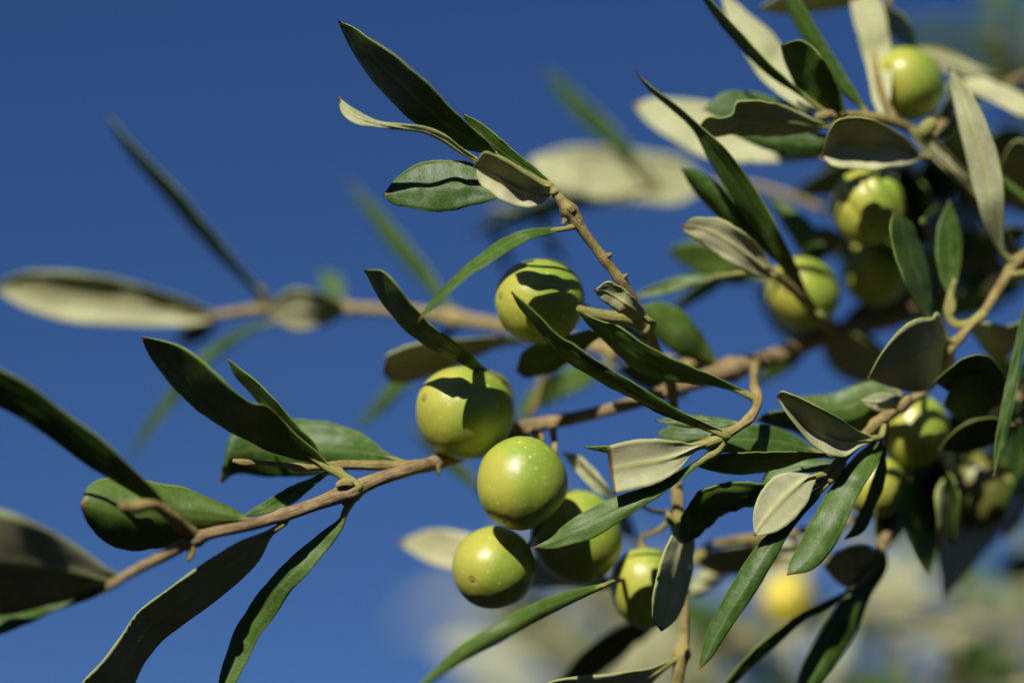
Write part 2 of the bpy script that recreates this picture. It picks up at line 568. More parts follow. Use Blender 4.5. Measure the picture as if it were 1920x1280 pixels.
def sl_(br, spine, w, z=0.0, prof=1.0, ns=26, nu=8, **kw):
    """simple lance-shaped leaf: spine base -> tip, w = full width in pixels"""
    sp = cr([tuple(map(float, p)) for p in spine], 9)
    st = []
    for i in range(1, 8):
        s = i / 8
        tx, ty = sp[i+1][0] - sp[i-1][0], sp[i+1][1] - sp[i-1][1]
        l = math.hypot(tx, ty) or 1
        nx, ny = -ty / l, tx / l
        if nx * SX + ny * SY < 0: nx, ny = -nx, -ny
        hw = w / 2 * (math.sin(math.pi * s ** (0.9 * prof))) ** 0.72
        st.append((sp[i][0] + nx * hw, sp[i][1] + ny * hw, sp[i][0] - nx * hw, sp[i][1] - ny * hw))
    return leaf(br, spine[0], st, spine[-1], z=z, ns=ns, nu=nu, **kw)

# ------------------------------------------------------------------ olives
def olive(label, c, r, axis, z, ripe=(-1, 0.1, 0.3), asp=1.06, stalk=None, m=None, fold=False, group=None,
          ripe_amt=1.0, tipamt=1.0, seed=0, cal=None):
    """c: centre pixel, r: radius px, axis: direction of the tip in the camera frame (x, y up, z to camera)"""
    ax = D(axis).normalized()
    ctr = P(c[0], c[1], z)
    e1 = ax.cross(FW + UP * 0.31); e1.normalize()
    e2 = ax.cross(e1)
    nl, nr = 44, 96 if fold else 64
    ph0 = math.atan2(-FW.dot(e2), -FW.dot(e1))
    V, U, F = [], [], []
    rip = D(ripe).normalized()
    R = r * PX * (FOC - zw(z) * PX) / FOC
    zc_ = zw(z)
    def pt(th, ph):
        ct, s_ = math.cos(th), math.sin(th)
        a = asp
        # ovoid: fuller toward the stalk, slightly narrowed tip
        rr = s_ * (1 - 0.045 * ct) * (1 + 0.02 * math.sin(2 * th) ** 2)
        h = a * ct
        if th < 0.16:                                   # nub in a shallow dimple at the tip
            h += tipamt * (-0.022 * math.exp(-(th / 0.085) ** 2) + 0.035 * math.exp(-(th / 0.03) ** 2))
        if math.pi - th < 0.45:                         # hollow round the stalk
            h += 0.09 * math.exp(-((math.pi - th) / 0.17) ** 2)
        d = 1 + 0.032 * mn.noise(Vector((math.cos(ph) * s_ * 1.3 + seed, math.sin(ph) * s_ * 1.3, ct * 1.3)))
        d += 0.005 * mn.noise(Vector((math.cos(ph) * s_ * 5 + seed, math.sin(ph) * s_ * 5, ct * 5)))
        if fold:
            for f0, wd, am in ((fold[0], 0.13, 0.09), (fold[1], 0.10, 0.07), (fold[2], 0.14, 0.06)):
                dd = (ph - ph0 - f0 + 0.35 * math.sin(th * 2) + math.pi) % (2 * math.pi) - math.pi
                d -= am * math.exp(-(dd / wd) ** 2) * max(0, math.sin(th)) ** 0.7
        return (e1 * math.cos(ph) + e2 * math.sin(ph)) * rr * R * d + ax * h * R * d
    ths = []
    for i in range(nl + 1):
        t = i / nl
        ths.append(math.pi * t)
    ths = [0.0, 0.012, 0.025, 0.04, 0.06, 0.085, 0.12] + [t for t in ths if t > 0.13]
    nl = len(ths) - 1
    V.append(ctr + pt(0, 0)); U.append((0, 1))
    for i in range(1, nl):
        for j in range(nr):
            v = pt(ths[i], 2 * math.pi * j / nr)
            V.append(ctr + v)
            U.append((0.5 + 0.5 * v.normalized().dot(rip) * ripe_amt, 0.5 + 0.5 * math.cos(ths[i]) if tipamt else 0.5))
    V.append(ctr + pt(math.pi, 0)); U.append((0, 0))
    last = len(V) - 1
    for j in range(nr):
        k = (j + 1) % nr
        F.append((0, 1 + j, 1 + k))
        F.append((last, 1 + (nl - 2) * nr + k, 1 + (nl - 2) * nr + j))
        for i in range(nl - 2):
            a0 = 1 + i * nr
            F.append((a0 + j, a0 + nr + j, a0 + nr + k, a0 + k))
    # face winding outward
    v0, v1, v2 = V[F[-1][0]], V[F[-1][1]], V[F[-1][2]]
    if (v1 - v0).cross(v2 - v1).dot(v0 - ctr) < 0:
        F = [f[::-1] for f in F]
    o = mesh_obj("olive", V, F, [m or M_OLV], ctr, None, uvs=U)
    o["label"] = label
    o["category"] = "olive"
    if group: o["group"] = group
    # calyx + stalk as parts
    bx, by, bz = c[0] - axis[0] / Vector(axis).length * r * asp * 0.95, \
        c[1] + axis[1] / Vector(axis).length * r * asp * 0.95, zc_ - axis[2] / Vector(axis).length * r * asp * 0.95
    dx, dy, dz = -axis[0] / Vector(axis).length, axis[1] / Vector(axis).length, -axis[2] / Vector(axis).length
    Vv, Ff, Uu, _ = tube_data([(bx - dx * 4, by - dy * 4, zi(bz - dz * 4), 13), (bx, by, zi(bz), 14), (bx + dx * 6, by + dy * 6, zi(bz + dz * 6), 9)],
                              sides=12, seed=seed, wob=0.16)
    mesh_obj("calyx", Vv, Ff, [M_BARK], ctr, o, uvs=Uu)
    if stalk:
        q = [(bx, by, zi(bz), 6), (bx + dx * 22, by + dy * 22, zi(bz + dz * 22), 5.2)] + [tuple(s) for s in stalk]
        Vv, Ff, Uu, _ = tube_data(q, sides=9, seed=seed, wob=0.08)
        mesh_obj("stalk", Vv, Ff, [M_TWIG], ctr, o, uvs=Uu)
    return o

def bud(br, pts, label=None, name="bud", m=None):
    V, F, U, _ = tube_data(pts, sides=9, seed=len(br.skel) * 0.3, wob=0.2)
    o = mesh_obj(name, V, F, [m or M_TWIG], br.org, br.o, uvs=U)
    if label: o["label"] = label
    return o

# ------------------------------------------------------------------ ground, far below and behind
def ground():
    m, nt, N, L = mat("shade_toned_ground")
    out = nd(nt, "ShaderNodeOutputMaterial")
    tc = nd(nt, "ShaderNodeTexCoord")
    n1 = nd(nt, "ShaderNodeTexNoise", i_Scale=0.35, i_Detail=8.0)
    n2 = nd(nt, "ShaderNodeTexNoise", i_Scale=9.0, i_Detail=8.0, i_Roughness=0.7)
    L.new(tc.outputs["Object"], n1.inputs["Vector"]); L.new(tc.outputs["Object"], n2.inputs["Vector"])
    c = mixc(nt, ramp(nt, n1.outputs[0], [(0.4, 0.0), (0.6, 1.0)]), (0.016, 0.012, 0.007), (0.011, 0.014, 0.005))  # soil tone sunk as if deep-shaded, to cut light bounced from below
    c = mixc(nt, ramp(nt, n2.outputs[0], [(0.4, 0.0), (0.65, 0.7)]), c, (0.024, 0.019, 0.010))
    p = nd(nt, "ShaderNodeBsdfPrincipled", i_Roughness=0.95)
    L.new(c, p.inputs["Base Color"])
    bp = nd(nt, "ShaderNodeBump", i_Strength=0.8, i_Distance=0.05)
    L.new(n2.outputs[0], bp.inputs["Height"]); L.new(bp.outputs[0], p.inputs["Normal"])
    L.new(p.outputs[0], out.inputs[0])
    V, F = [], []
    xs = [-4000, -600, -100, -40, -20, -12, -8, -5, -3, -1.5, 0, 1.5, 3, 5, 8, 12, 20, 40, 100, 600, 4000]
    for y in xs:
        for x in xs:
            h = 0.12 * mn.noise(Vector((x * 0.21, y * 0.21, 0))) if abs(x) < 60 and abs(y) < 60 else 0
            V.append(Vector((x, y, h)))
    n = len(xs)
    for i in range(n - 1):
        for j in range(n - 1):
            F.append((i * n + j, i * n + j + 1, (i + 1) * n + j + 1, (i + 1) * n + j))
    o = mesh_obj("ground", V, F, [m], Vector((0, 0, 0)))
    o["kind"] = "structure"
ground()

def grove():
    """unseen olive trees added round the photographer to keep the low sky and the soil dark"""
    m, nt, N, L = mat("shade_tree_foliage")
    out = nd(nt, "ShaderNodeOutputMaterial")
    oi = nd(nt, "ShaderNodeTexCoord")
    n1 = nd(nt, "ShaderNodeTexNoise", i_Scale=6.0, i_Detail=4.0)
    L.new(oi.outputs["Object"], n1.inputs["Vector"])
    c = mixc(nt, ramp(nt, n1.outputs[0], [(0.4, 0.0), (0.6, 1.0)]), (0.040, 0.060, 0.018), (0.085, 0.10, 0.045))
    p = nd(nt, "ShaderNodeBsdfPrincipled", i_Roughness=0.6)
    L.new(c, p.inputs["Base Color"]); L.new(p.outputs[0], out.inputs[0])
    r = random.Random(11)
    V, F, FM = [], [], []
    base = Vector((0, 0.56, 0))
    for az, dist, sc in ((-180, 4.6, 1.0), (-140, 4.7, 1.05), (-100, 4.4, 1.0), (-62, 5.2, 1.1), (140, 4.5, 1.0), (100, 4.3, 1.05), (64, 5.0, 1.15),
                         (-160, 9, 1.3), (-120, 8.5, 1.3), (-80, 9, 1.3), (160, 9, 1.3), (120, 8.6, 1.3), (80, 9, 1.3)):
        a = math.radians(az)
        ctr = base + Vector((math.sin(a) * dist, math.cos(a) * dist, 0))
        lim = 1.8 + 0.577 * (dist - 1.5) - 0.5
        rz = min(1.5 * sc, (lim - 0.6) / 2)
        cz = 0.55 + rz
        # trunk with a fork
        for (dx, dy, h1, r0) in ((0, 0, 1.2, .17), (.35, .1, 2.1, .09), (-.3, .2, 2.0, .09), (.05, -.35, 2.1, .08)):
            k0 = len(V)
            for lv in range(5):
                t = lv / 4
                z0 = (0 if r0 > .1 else .9) + t * (h1 - (0 if r0 > .1 else .9))
                rr = r0 * (1 - .45 * t)
                for q in range(9):
                    b_ = q / 9 * 2 * math.pi
                    V.append(ctr + Vector((dx * t + .04 * math.sin(t * 7 + az) + math.cos(b_) * rr, dy * t + math.sin(b_) * rr, z0)))
            for lv in range(4):
                for q in range(9):
                    q2 = (q + 1) % 9
                    F.append((k0 + lv * 9 + q, k0 + lv * 9 + q2, k0 + lv * 9 + 9 + q2, k0 + lv * 9 + 9 + q)); FM.append(1)
        clumps = []
        for _ in range(46):
            u = Vector((r.gauss(0, 1), r.gauss(0, 1), r.gauss(0, 1))).normalized() * r.uniform(.35, .92)
            clumps.append((ctr + Vector((u.x * 1.75 * sc, u.y * 1.75 * sc, cz + u.z * rz)), r.uniform(.3, .55) * sc))
        for cc, cr_ in clumps:
            for _ in range(150):
                u = Vector((r.gauss(0, .5), r.gauss(0, .5), r.gauss(0, .42))) * cr_
                q0 = cc + u
                d = Vector((r.uniform(-1, 1), r.uniform(-1, 1), r.uniform(-.6, .8))).normalized()
                e = d.cross(Vector((r.uniform(-1, 1), r.uniform(-1, 1), r.uniform(-1, 1)))).normalized()
                l, w = r.uniform(.09, .15), r.uniform(.020, .034)
                k0 = len(V)
                V.extend((q0, q0 + d * l * .5 + e * w, q0 + d * l, q0 + d * l * .5 - e * w))
                F.append((k0, k0 + 1, k0 + 2, k0 + 3)); FM.append(0)
    o = mesh_obj("added_shade_trees", V, F, [m, M_BARK], base, None, FM)
    o["label"] = "unseen olive trees added to darken the low sky and soil"
    o["category"] = "trees"
    o["kind"] = "stuff"
grove()  # unseen trees added to block low sky light and shade the ground

# ================================================================== A: the long fruiting branch
A = Branch("olive_branch", "long brown olive branch rising from lower left to right, in sharp focus at its middle",
           "branch", (1930, 500, -600))
A.stem([(205,1098,228,8),(232,1080,218,9),(290,1050,172,10),(350,1018,122,12),(385,1003,104,11),(450,988,80,11),(530,966,50,12),
        (600,942,22,13),(655,921,0,17),(700,901,-12,14),(770,880,-52,12),(820,866,-120,14),(900,838,-215,13),(975,806,-225,15),
        (1100,778,-215,12),(1220,745,-220,14),(1300,716,-235,17),(1380,690,-285,20),(1460,665,-330,17),(1560,625,-400,20),
        (1700,592,-470,20),(1800,560,-520,20),(1930,500,-600,22),(2080,450,-640,24)],
       knots=((368,1008,.45),(660,920,.35),(530,968,.3),(826,866,.2),(985,806,.3),(1262,730,.35),(1370,692,.35),(1560,625,.5),(1610,605,.4)))
# left end
leaf(A,(232,1086),[(205,1066,195,1104),(160,1032,150,1118),(100,996,95,1132),(50,972,45,1145),(0,955,0,1152),(-60,950,-60,1140)],(-170,1020),
     z=(218,290,330),side='u',tilt=.95,cup=-.2,label="broad blurred dark leaf at the left edge of the branch")
leaf(A,(205,1103),[(160,1106,165,1124),(100,1116,105,1144),(50,1134,55,1168),(0,1150,0,1190),(-40,1165,-40,1205)],(-130,1215),z=(215,150),side='t',tilt=-.3)
leaf(A,(334,980),[(312,945,300,955),(285,912,262,930),(240,868,212,900),(180,814,150,862),(120,770,95,820),(60,724,40,785),(0,690,-20,752),(-60,655,-70,715)],
     (-130,640),z=(135,190,230,250),side='t',tilt=1.1,cup=-.1,pet=(366,1008,108),pr=9)
leaf(A,(462,973),[(440,955,438,988),(400,936,396,1000),(350,916,346,1014),(300,906,298,1027),(250,898,248,1031),(205,896,203,1018),(174,906,174,992),(158,925,158,966)],
     (152,945),z=(62,70,95,110),side='t',tilt=.12,cup=-.65,pet=(520,967,50),wave=1.6)
leaf(A,(528,984),[(500,994,512,1002),(450,1014,488,1048),(400,1043,447,1090),(350,1078,405,1125),(300,1114,345,1168),(255,1150,300,1205),(225,1195,270,1243),(190,1240,250,1285),(150,1285,225,1330)],
     (120,1400),z=(52,35,-10,-70),side='u',tilt=(1.0,1.1,1.0,.1),cup=.05,pet=(535,968,48),pr=6)
A.stem([(228,948,238,9),(245,950,225,13),(285,946,205,10),(318,965,170,11),(350,992,130,12),(370,1010,105,13)],name="twig",m=M_TWIG,wob=.14,label="stubby yellow twig end in soft focus",attach=False)
# first node
leaf(A,(610,888),[(590,893,598,903),(558,905,572,926),(525,922,545,946),(488,946,512,960),(468,958,482,966)],(452,972),z=(-45,-90),side='t',tilt=-.3,pet=(655,912,-15),pr=5)
leaf(A,(648,957),[(640,966,648,975),(600,1000,628,1012),(556,1036,600,1048),(520,1070,572,1082),(490,1104,545,1108),(466,1140,520,1148),(440,1180,488,1188),(426,1222,470,1228),(412,1268,442,1280)],
     (405,1345),z=(-5,0,-25,-10),side='t',tilt=-.3,cup=-.05,pet=(664,928,-6),pr=7,wave=1.1)
leaf(A,(613,875),[(598,850,588,868),(562,818,545,857),(530,785,500,843),(502,762,455,820),(472,755,413,798),(440,733,375,773),(405,698,338,738),(370,667,310,706),(335,646,289,680),(303,637,277,658)],
     (266,631),z=(10,20,40,30),side='t',tilt=1.15,cup=-.15,pet=(672,916,6),pr=8.5,mr=.62,wave=1.6,label="dark green leaf with a nibbled brown tip")
leaf(A,(603,862),[(592,832,583,842),(565,805,552,818),(540,775,522,790),(512,744,488,758),(482,714,462,727),(450,690,440,703)],(427,671),z=(5,-5,0),side='t',tilt=.9,pet=(625,885,-4),pr=4)
A.stem([(438,863,-34,4),(452,866,-34,7),(485,867,-34,5),(540,873,-33,6),(562,876,-33,9),(580,876,-33,7),(640,872,-34,9),(700,872,-38,9),(770,872,-62,10),(818,867,-115,11)],
       name="twig",m=M_TWIG,wob=.12,label="pale dry twig lying along the branch")
leaf(A,(745,862),[(720,843,715,862),(685,818,672,874),(632,797,620,888),(572,788,562,893),(512,792,507,893),(462,800,455,887),(434,814,434,890),(424,850,422,900)],
     (412,906),z=(-70,-130,-150,-140),side='t',tilt=(-.1,-.1,.3),cup=(-.3,-.6),pet=(805,868,-90),pr=5,wave=2.2,label="curled green leaf behind the pale twig")
bud(A,[(660,908,16,7),(645,905,20,8),(632,910,22,5)])
bud(A,[(655,935,4,8),(645,945,8,5)],m=M_BARK)
bud(A,[(356,1022,118,10),(360,1038,122,7),(352,1050,124,4)])
bud(A,[(820,872,-104,8),(824,888,-102,4)],m=M_BARK)
# around the top olive
leaf(A,(916,698),[(905,685,893,696),(880,662,862,680),(842,634,812,655),(802,603,764,622),(775,573,733,588),(752,543,710,556),(733,520,696,530),(714,506,690,518)],
     (683,507),z=(-150,-10,10,30,50,60,60),side='t',tilt=1.5,cup=-.1,pet=(960,805,-220),pr=6,label="dark leaf rising behind the topmost centre olive")
# small sprig with the narrow leaves at the centre
A.stem([(1420,672,-310,10),(1414,692,-230,8),(1414,722,-120,8),(1421,752,-60,9),(1407,782,-25,8),(1385,800,-10,8),(1350,818,2,10),(1320,830,8,8),(1290,838,12,8),(1245,842,14,5)],
       name="twig",m=M_TWIG,wob=.12,knots=((1418,730,.3),(1405,790,.35),(1350,818,.35)),label="knobbly yellow twig holding the sharp centre leaves")
leaf(A,(1352,812),[(1322,792,1318,806),(1282,773,1278,791),(1232,743,1225,768),(1182,712,1172,742),(1132,682,1118,712),(1082,650,1070,680),(1042,622,1030,645),(1012,592,1000,606),(985,567,976,578)],
     (959,547),z=(14,25,50,65),side='t',tilt=1.25,cup=-.1,pet=(1362,818,6),pr=8,wave=2.2,label="long dark leaf crossing the open sky")
leaf(A,(1398,738),[(1384,727,1382,736),(1350,710,1348,724),(1302,690,1298,720),(1252,667,1246,712),(1202,640,1196,692),(1162,613,1152,658),(1130,602,1120,626),(1102,590,1098,603)],
     (1084,581),z=(-60,-55,-40,-60),side='t',tilt=1.15,pet=(1420,752,-66),pr=7,wave=2,cup=-.15)
leaf(A,(1330,830),[(1300,832,1302,848),(1270,827,1275,878),(1235,823,1242,902),(1200,823,1204,914),(1168,828,1174,921),(1137,837,1150,926)],(1140,880),
     z=(16,22,20),side='u',tilt=.1,cup=.25,cut=True,pet=(1352,820,4),pr=9,rib=1.3,label="pale leaf bitten off square at its end")
leaf(A,(1335,851),[(1305,864,1312,872),(1272,884,1282,896),(1232,904,1242,926),(1190,921,1202,951),(1150,932,1158,982),(1110,950,1112,1008),(1070,975,1066,1022),(1038,1000,1034,1029)],
     (1000,1026),z=(8,10,8,0,-15),side='t',tilt=(-.5,-.35,-.2),cup=-.15,pet=(1352,828,0),pr=9,label="glossy lit leaf laid across the shaded olive")
leaf(A,(1385,794),[(1350,784,1350,800),(1310,779,1308,802),(1270,780,1268,798),(1245,784,1244,793)],(1228,788),z=(-20,-40),side='t',tilt=-.4,pet=(1405,792,-22),pr=4)
leaf(A,(1530,846),[(1500,822,1508,852),(1450,801,1468,853),(1400,795,1402,851),(1340,797,1338,846),(1285,800,1288,834),(1248,802,1250,826)],(1231,812),
     z=(-95,-70,-85),side='t',tilt=-.25,cup=-.1,pet=(1590,846,-62),pr=5)
leaf(A,(1548,853),[(1520,848,1515,860),(1480,846,1478,873),(1430,847,1430,884),(1380,849,1380,889),(1335,855,1335,882)],(1296,870),z=(-55,-40,-40),side='t',tilt=1.4,pet=(1588,850,-60),pr=5)
leaf(A,(1200,850),[(1170,838,1170,852),(1140,835,1140,848)],(1096,838),z=(-20,-10),side='t',tilt=1.0,pet=(1290,840,0))
# pale leaf behind at right of the centre branch
leaf(A,(1150,932),[(1135,905,1118,922),(1110,873,1090,895),(1085,853,1068,868)],(1054,848),z=-190,side='u',tilt=.2,pet=(1262,880,-190),pr=4)

# ================================================================== B: upright shoot
B = Branch("olive_branch","upright brown olive shoot in the middle whose tip sprig stands sharp against the blue sky","branch",(1262,735,-200))
B.stem([(1026,347,12,7),(1045,366,10,9),(1062,388,8,13),(1078,412,2,11),(1110,455,-5,9),(1140,495,-12,9),(1165,528,-20,9),(1195,575,-50,9),(1215,620,-90,10),
        (1240,680,-150,10),(1258,720,-190,11),(1263,790,-215,10),(1268,880,-190,9),(1270,930,-170,12),(1275,1000,-150,12),(1285,1080,-140,8),(1284,1150,-135,8),
        (1283,1190,-135,10),(1277,1230,-130,12),(1266,1300,-130,11),(1262,1360,-130,11)],m=M_TWIG,wob=.1,
       knots=((1068,396,.35),(1078,414,.3),(1138,482,.35),(1166,528,.2),(1215,610,.3),(1272,985,.4),(1278,1225,.5)))
leaf(B,(930,290),[(912,262,893,284),(880,234,855,275),(848,203,810,250),(815,168,768,222),(775,131,727,182),(730,95,687,137),(690,70,660,94),(662,50,645,64)],
     (635,40),z=(10,20,25,20,10),side='t',tilt=.9,cup=-.1,pet=(1030,350,8),pr=4,wave=1.3,label="large dark lance-shaped leaf, topmost against the sky")
leaf(B,(1028,342),[(1008,318,998,330),(975,290,960,312),(935,256,915,280),(905,232,890,250)],(868,213),z=(5,-10,-15),side='t',tilt=.8,pet=(1032,350,8),pr=5)
leaf(B,(893,300),[(866,277,860,286),(836,254,830,265),(800,239,796,250),(760,233,757,244),(722,229,720,240),(700,222,693,237),(675,209,668,233),(654,197,648,221),(642,188,638,206)],
     (636,181),z=(30,50,62,60,50),side='u',tilt=(1.0,1.1,.6,-.2,-.3),cup=.2,pet=(930,318,14),pr=5,th=4,label="slender leaf with its pale tip curled over")
leaf(B,(940,366),[(916,335,916,378),(890,308,882,386),(850,301,846,396),(810,302,806,396),(776,312,770,390),(745,333,742,384),(730,350,727,375)],
     (720,366),z=(5,-5,-20,-30),side='t',tilt=-.25,cup=-.15,pet=(1030,356,2),pr=4,wave=1.4,label="oval green leaf with a dark shadow band")
leaf(B,(1036,352),[(1022,348,1026,374),(1000,335,1005,387),(975,319,975,388),(950,302,946,379),(925,289,920,361),(903,289,899,342)],(888,313),
     z=(10,45,60,62),side='u',tilt=.45,cup=(.6,.75),wave=.5,pet=(1040,362,16),pr=6,rib=1.3,label="blunt pale leaf half in shade at the shoot tip")
leaf(B,(1050,430),[(1025,427,1028,439),(985,431,995,449),(942,449,958,468),(900,478,918,493),(860,510,880,517),(828,542,848,545),(804,570,814,576)],(784,603),
     z=(8,50,95,118,118),side='t',tilt=(-.4,-2.6,-3.4),cup=-.2,pet=(1076,424,4),pr=5)
leaf(B,(1216,600),[(1202,572,1190,599),(1182,551,1165,587),(1155,533,1142,572),(1133,530,1122,556)],(1114,545),z=(-30,15,25),side='u',tilt=.45,cup=.1,pet=(1212,622,-80),pr=6,wave=2)
B.stem([(1084,578,-60,7),(1105,586,-60,10),(1145,594,-65,12),(1190,603,-80,11),(1215,622,-92,10)],name="twig",m=M_PET,attach=False,label="short pale yellow stub in soft focus")
leaf(B,(1135,622),[(1110,618,1115,640),(1070,628,1085,665),(1030,640,1050,690),(995,650,1005,705),(975,668,980,706)],(968,695),z=(-130,-190,-215),side='t',tilt=1.3,pet=(1215,640,-110),pr=5)
bud(B,[(1074,396,16,8),(1066,388,18,9)],m=M_TWIG); bud(B,[(1062,410,6,7),(1056,420,8,4)],m=M_BARK)
bud(B,[(1138,480,-4,6),(1146,476,-2,4)]); bud(B,[(1168,520,-14,6),(1176,514,-14,3)])
# chewed dark leaf and the leaf over the small olive
leaf(B,(1440,912),[(1420,906,1425,942),(1380,903,1398,952),(1340,908,1368,958),(1305,926,1342,974),(1284,955,1322,994),(1274,990,1300,1012)],(1280,1018),
     z=(-60,-45,-70),side='t',tilt=1.3,cup=-.2,pet=(1530,905,-60),pr=5,wave=3.4,label="very dark leaf with a chewed lower edge")
leaf(B,(1274,985),[(1258,1005,1297,1003),(1240,1045,1299,1050),(1229,1092,1291,1100),(1223,1138,1278,1140),(1228,1168,1255,1172)],(1240,1182),
     z=(-80,-30,-20),side='u',tilt=1.2,cup=-.1,pet=(1273,975,-150),pr=6)
bud(B,[(1272,985,-140,10),(1256,975,-130,9),(1252,962,-128,6)],m=M_PET)
leaf(B,(1262,1238),[(1230,1248,1240,1262),(1180,1258,1190,1310),(1120,1264,1130,1340),(1050,1272,1060,1350)],(930,1330),z=(-120,-60),side='u',tilt=1.2,pet=(1277,1228,-130),pr=6)
B.stem([(1195,944,-170,3),(1225,958,-180,4),(1268,960,-178,5)],name="twig",m=M_TWIG,attach=False)

# ================================================================== D: sprig at centre right
E_ = Branch("olive_branch","tan hooked twig at the right with pale and glossy leaves in sharp focus","branch",(1960,440,-260))
E_.stem([(1990,420,-270,11),(1945,460,-255,10),(1905,492,-235,11),(1870,545,-210,9),(1842,588,-190,9),(1812,620,-175,8),(1785,655,-180,8),(1765,700,-200,8),(1725,740,-210,8),
         (1690,760,-180,11),(1655,785,-130,9),(1632,805,-90,10),(1600,840,-66,8),(1572,868,-45,8),(1545,888,-30,7),(1525,895,-22,6)],
        m=M_TWIG,wob=.12,knots=((1905,492,.3),(1690,760,.5),(1655,785,.3),(1572,868,.3),(1800,635,.35)))
D_ = E_
leaf(D_,(1634,822),[(1608,806,1612,838),(1578,786,1585,856),(1542,766,1556,852),(1507,748,1522,832),(1480,737,1492,798),(1464,734,1471,768)],
     (1457,741),z=(-70,-10,30),side='u',tilt=.35,cup=.9,pet=(1655,790,-125),pr=6,rib=1.5,mr=.6,label="pale folded leaf with a dark hollow")
leaf(D_,(1528,893),[(1500,886,1526,908),(1470,886,1517,936),(1441,901,1496,966),(1421,932,1468,990),(1412,968,1440,1001)],(1414,1004),
     z=(-20,-8,0),side='u',tilt=-.1,cup=.05,pet=(1556,882,-36),pr=6,rib=1.3,label="small pale leaf with a clear midrib")
leaf(D_,(1648,812),[(1633,828,1655,836),(1604,855,1645,868),(1574,890,1622,908),(1545,935,1598,955),(1520,980,1577,1003),(1498,1022,1548,1045),(1480,1056,1512,1072)],
     (1476,1077),z=(-110,-35,0,10),side='t',tilt=-.35,cup=-.25,pet=(1652,790,-130),pr=6,label="broad green leaf striped by shadows")
leaf(D_,(1660,830),[(1650,858,1662,852),(1632,910,1660,900),(1612,960,1640,952),(1594,995,1614,1000)],(1584,1010),z=(-125,-95),side='t',tilt=-.3,cup=-.2,pet=(1662,785,-140),pr=4)
leaf(D_,(1545,912),[(1512,930,1532,938),(1472,975,1500,972),(1432,1010,1475,1008),(1400,1050,1450,1052),(1370,1100,1421,1102),(1342,1150,1390,1148),(1321,1200,1357,1196),(1313,1238,1330,1236)],
     (1311,1254),z=(-40,-12,5,10),side='t',tilt=-.25,cup=-.3,pet=(1580,865,-48),pr=6,label="long bright green leaf pointing down to a sharp tip")
leaf(D_,(1540,905),[(1575,872,1585,885),(1540,862,1530,885),(1480,862,1470,892),(1440,880,1436,905)],(1425,915),z=(-70,-90),side='t',tilt=-.5,pet=(1580,860,-70),pr=4)
sl_(D_,[(1580,850),(1500,790),(1415,785)],46,z=(-150,-190),side='t',tilt=1.3)
sl_(D_,[(1690,770),(1610,790),(1520,772)],40,z=(-210,-230),side='t',tilt=1.3)
bud(D_,[(1575,870,-38,8),(1566,888,-34,8),(1556,902,-34,6)])
leaf(D_,(1698,754),[(1688,742,1688,766),(1660,736,1660,773),(1632,741,1632,766)],(1611,751),z=(-160,-120),side='u',tilt=-.1,pr=6,label="tiny pale oval leaf")
bud(D_,[(1690,765,-160,14),(1700,748,-150,10),(1706,742,-150,6)])
bud(D_,[(1655,785,-118,10),(1640,790,-112,8),(1628,800,-108,4)])
bud(D_,[(1790,640,-180,9),(1783,652,-176,9),(1778,662,-176,6)])
leaf(D_,(1783,640),[(1768,602,1790,668),(1745,596,1772,705),(1718,598,1745,728),(1690,615,1712,735),(1662,648,1680,728),(1643,678,1650,718)],
     (1628,708),z=(-170,-110,-90),side='u',tilt=1.1,cup=-.1,pet=(1795,635,-180),pr=6,label="broad dark leaf edged with bright yellow-green")
leaf(D_,(1668,732),[(1645,716,1650,748),(1600,724,1615,782),(1560,738,1575,790),(1520,742,1530,772),(1490,745,1495,758)],(1455,752),z=(-190,-200),side='t',tilt=-.2,cup=-.2,pet=(1690,752,-180),pr=4)
leaf(D_,(1893,486),[(1872,468,1886,476),(1848,430,1884,410),(1830,372,1881,340),(1815,312,1866,275),(1800,245,1842,213),(1788,190,1815,165)],(1778,125),
     z=(-225,-170,-165,-190),side='u',tilt=-.35,cup=.12,pet=(1905,492,-230),pr=7,label="pale leaf hanging at the right beside the round olive")
D_.stem([(1845,588,-190,10),(1815,608,-180,9),(1790,608,-182,9),(1777,590,-190,8),(1782,555,-195,7),(1790,525,-198,5)],name="twig",m=M_PET,attach=False,label="yellow-green twig bent like a hook")
leaf(D_,(1785,560),[(1764,520,1797,520),(1755,470,1803,465),(1758,425,1797,420)],(1780,375),z=(-195,-240),side='t',tilt=.5,pet=(1779,590,-190),pr=6)
leaf(D_,(1742,605),[(1712,562,1748,560),(1690,515,1742,505),(1673,460,1722,450),(1669,418,1704,415)],(1676,396),z=(-190,-170,-160),side='t',tilt=1.1,cup=.1,pet=(1762,640,-200),pr=5,label="upright dark leaf with a light green rim")
leaf(D_,(1935,540),[(1908,620,1924,625),(1893,690,1914,695),(1878,760,1900,765),(1866,830,1884,835)],(1864,892),z=(-160,-90),side='t',tilt=.1,pr=5)
leaf(D_,(1925,600),[(1890,610,1905,650),(1860,606,1870,680),(1835,605,1840,650)],(1815,612),z=(-260,-280),side='u',tilt=1.1,pet=(1960,560,-260))
leaf(D_,(1830,362),[(1800,318,1792,336),(1762,280,1748,300),(1728,250,1712,262)],(1700,238),z=(-260,-230),side='u',tilt=.6,pet=(1900,480,-240))
leaf(D_,(1960,330),[(1925,268,1925,400),(1898,268,1895,382)],(1868,320),z=(-330,-300),side='u',tilt=1.1,pet=(1945,460,-255))
leaf(D_,(1960,395),[(1925,362,1918,378),(1895,340,1890,352)],(1862,318),z=(-250,-230),side='t',tilt=-.3,pet=(1945,460,-255))

